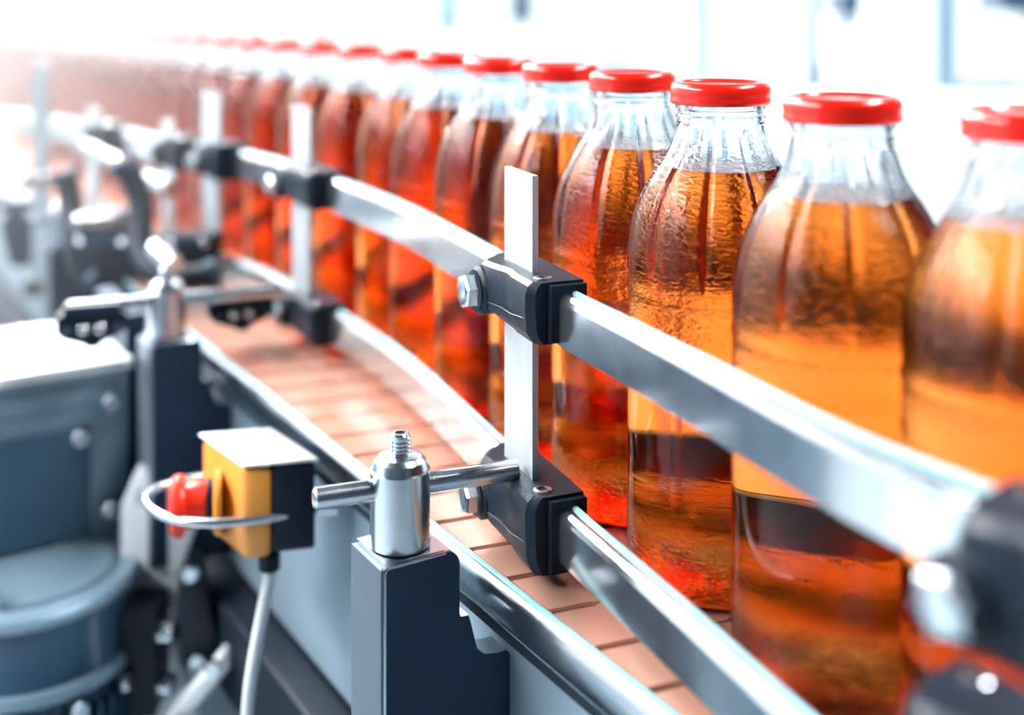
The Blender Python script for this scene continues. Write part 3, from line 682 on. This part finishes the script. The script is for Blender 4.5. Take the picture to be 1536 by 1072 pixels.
# black sensor heads hanging under the second cross rod
def sensor_head(label, u0, u1, vt, Z0):
    x0 = (u0 - 768) * Z0 / F; a = Vector((x0, Z0, hz(vt, Z0))); L = (u1 - u0) / 1.0 * Z0 / F / (CR.x - CR.y * (u1 - 768) / F)
    P = lambda f, z: a + CR * L * f + Z3 * z
    t = thing('sensor_head', label, 'sensor', P(.5, -.03)); H = L * .52
    out = [(.0, -.002), (.05, 0), (.95, 0), (1, -.002), (1, -H * .48), (.90, -H * .66), (.64, -H * .86), (.60, -H * 1.0), (.44, -H * 1.0), (.40, -H * .90), (.10, -H * .70), (0, -H * .50)]
    dn = Vector((CR.y, -CR.x, 0))
    obj('head_body', prism_bm([P(f, z) + dn * .003 for f, z in out], -dn, .018, .001, 2), M['black'], t, 30)
    obj('face_rim', prism_bm([P(f, z) + dn * .0045 for f, z in ((.02, -.001), (.98, -.001), (.98, -H * .22), (.02, -H * .22))], -dn, .0015, .0005, 1), M['black'], t)
    for f, m in ((.16, 'dark_steel'), (.38, 'rail'), (.62, 'rail'), (.86, 'dark_steel')):
        r = L * .085 if m == 'rail' else L * .07
        c = P(f, -H * .46) + dn * .003
        sc = obj('screw', lathe_bm([(r, 0), (r, .0012), (r * .8, .0022), (r * .3, .0030), (.0002, .0031)], 20, c, dn), M[m], t, 60)
    obj('clip', box_bm(P(.5, .003), (L * .8, .008, .006), CR, dn, r=.001), M['dark_steel'], t)
    fix(t)
sensor_head('black sensor head with four round screws under the cross rod, left of the rod holder', 84, 190, 473, .838)
sensor_head('black sensor head with four round screws under the cross rod, right of the rod holder', 312, 411, 449, .896)

# blurred holders and arms further down the line
def arm(label, px, r, m, name='curved_arm', cat='arm', tip=None):
    P = [W(*p) for p in px]; t = thing(name, label, cat, P[-1])
    obj('arm_body', tube_bm(smooth_path(resample(P, 6), 4), r, 16), M[m], t, 60)
    for e in (0, -1):
        obj('end_collar', lathe_bm([(r * 1.0, -.004), (r * 1.25, -.003), (r * 1.25, .004), (r * 1.0, .005)], 24, P[e], P[e] - P[1 if e == 0 else -2]), M['dark_steel'], t)
    fix(t)
arm('black curved arm bending down beside the third guide post', [(186, 250, 1.08), (204, 275, 1.08), (212, 320, 1.07), (212, 370, 1.05), (228, 405, 1.03), (268, 418, 1.02), (318, 412, 1.02)], .011, 'black')
arm('dark curved arm left of the black one', [(98, 262, 1.2), (106, 300, 1.2), (108, 345, 1.18), (120, 395, 1.15), (150, 425, 1.12)], .012, 'black')
def blk(name, label, cat, u0, u1, v0, v1, Z, m, dep=.04, extra=None):
    x0 = (u0 - 768) * Z / F; x1 = (u1 - 768) * Z / F; z1 = hz(v0, Z); z0 = hz(v1, Z); c = Vector(((x0 + x1) / 2, Z + dep / 2, (z0 + z1) / 2)); t = thing(name, label, cat, c - Z3 * (z1 - z0) / 2)
    W_, H_ = x1 - x0, z1 - z0
    # tapering moulded body with a cover plate and two screws
    f = [(-.5, .5), (.5, .5), (.5, -.15), (.30, -.5), (-.22, -.5), (-.5, .0)]
    obj('body', prism_bm([c + Vector((a * W_, -dep / 2, b * H_)) for a, b in f], Y3, dep, .003, 2), M[m], t, 35)
    obj('cover', box_bm(c + Vector((0, -dep / 2 - .001, H_ * .28)), (W_ * .8, .003, H_ * .25), r=.001), M['dark_steel'], t)
    for s in (-.3, .3): obj('screw', rod_bm(c + Vector((s * W_, -dep / 2 - .002, H_ * .28)), c + Vector((s * W_, -dep / 2 - .005, H_ * .28)), .004, 16), M['rail'], t)
    fix(t)
blk('bracket_block', 'dark tapering bracket block under the short bright rod at left', 'bracket', 100, 206, 340, 432, 1.12, 'black', .05)
blk('bracket_block', 'small dark block with bright screws in front of the third guide post', 'bracket', 240, 325, 352, 402, 1.04, 'black', .03)
blk('bracket_block', 'blurred blue grey bracket block at the far left beside the tall post', 'bracket', 0, 52, 300, 400, 1.3, 'dark_steel', .05)
rod('short bright rod above the dark tapering bracket block', W(112, 334, 1.10), W(202, 320, 1.14), .0070, 'bright_rod')
rod('bright rod with a round end left of the tall blurred post', W(28, 276, 1.2), W(92, 266, 1.25), .0068, 'bright_rod')
rod('short bright slanting rod beside the black curved arm', W(232, 372, 1.0), W(262, 398, .98), .0085, 'bright_rod')
rod('bright slanting rod below the distant rail', W(120, 215, 1.25), W(182, 246, 1.18), .0075, 'bright_rod')
rod('bright slanting rod right of the black curved arm', W(220, 268, 1.15), W(255, 285, 1.11), .0085, 'bright_rod')
tp = thing('tall_post', 'tall pale blurred post near the left edge', 'post', W(64, 430, 1.3)); c0 = W(63, 430, 1.3); c1 = W(63, 92, 1.3)
obj('flat_bar', box_bm((c0 + c1) / 2, (.017, .012, (c1 - c0).z), r=.001), M['flat'], tp); obj('foot', box_bm(c0, (.03, .03, .012), r=.002), M['black'], tp); fix(tp)
# supports under the line at the left
def slab(name, label, cat, px, Z, dep, m, r=.002, extra=None):
    P = [W(u, v, Z) for u, v in px]; c = sum(P, Vector()) / len(P); t = thing(name, label, cat, (c.x, c.y, min(p.z for p in P)))
    obj('sheet', prism_bm(P, Y3, dep, r, 2), M[m], t, 35)
    for k in (0, len(P) // 2):
        p = P[k].lerp(c, .25); obj('bolt', hex_bm(p, -Y3, .006, .005), M['steel'], t)
    fix(t)
slab('support_plate', 'pale steel support plate between the motor and the switch box', 'plate', [(205, 700), (268, 730), (300, 770), (270, 860), (262, 980), (300, 1090), (180, 1090), (180, 760)], .86, .01, 'white')
slab('diagonal_strut', 'pale diagonal strut at the bottom left of the conveyor', 'strut', [(330, 985), (348, 1000), (262, 1100), (236, 1090)], .80, .02, 'white')
slab('corner_gusset', 'black triangular gusset below the red stop button', 'gusset', [(285, 830), (310, 900), (330, 980), (300, 1005), (272, 1000), (266, 930)], .83, .02, 'black_metal')
cabinet('machine_cabinet', 'pale machine cabinet under the blurred brackets at the left', 'cabinet', (-1.15, 1.35, 0), (.6, .5, 1.0), M['gear'], M['paleblue'], ang=.5, doors=2)
cabinet('machine_cabinet', 'blue grey low cabinet on the floor beyond the motor', 'cabinet', (-.80, .98, 0), (.40, .22, .90), M['gear'], M['gear'], ang=.55, doors=2)
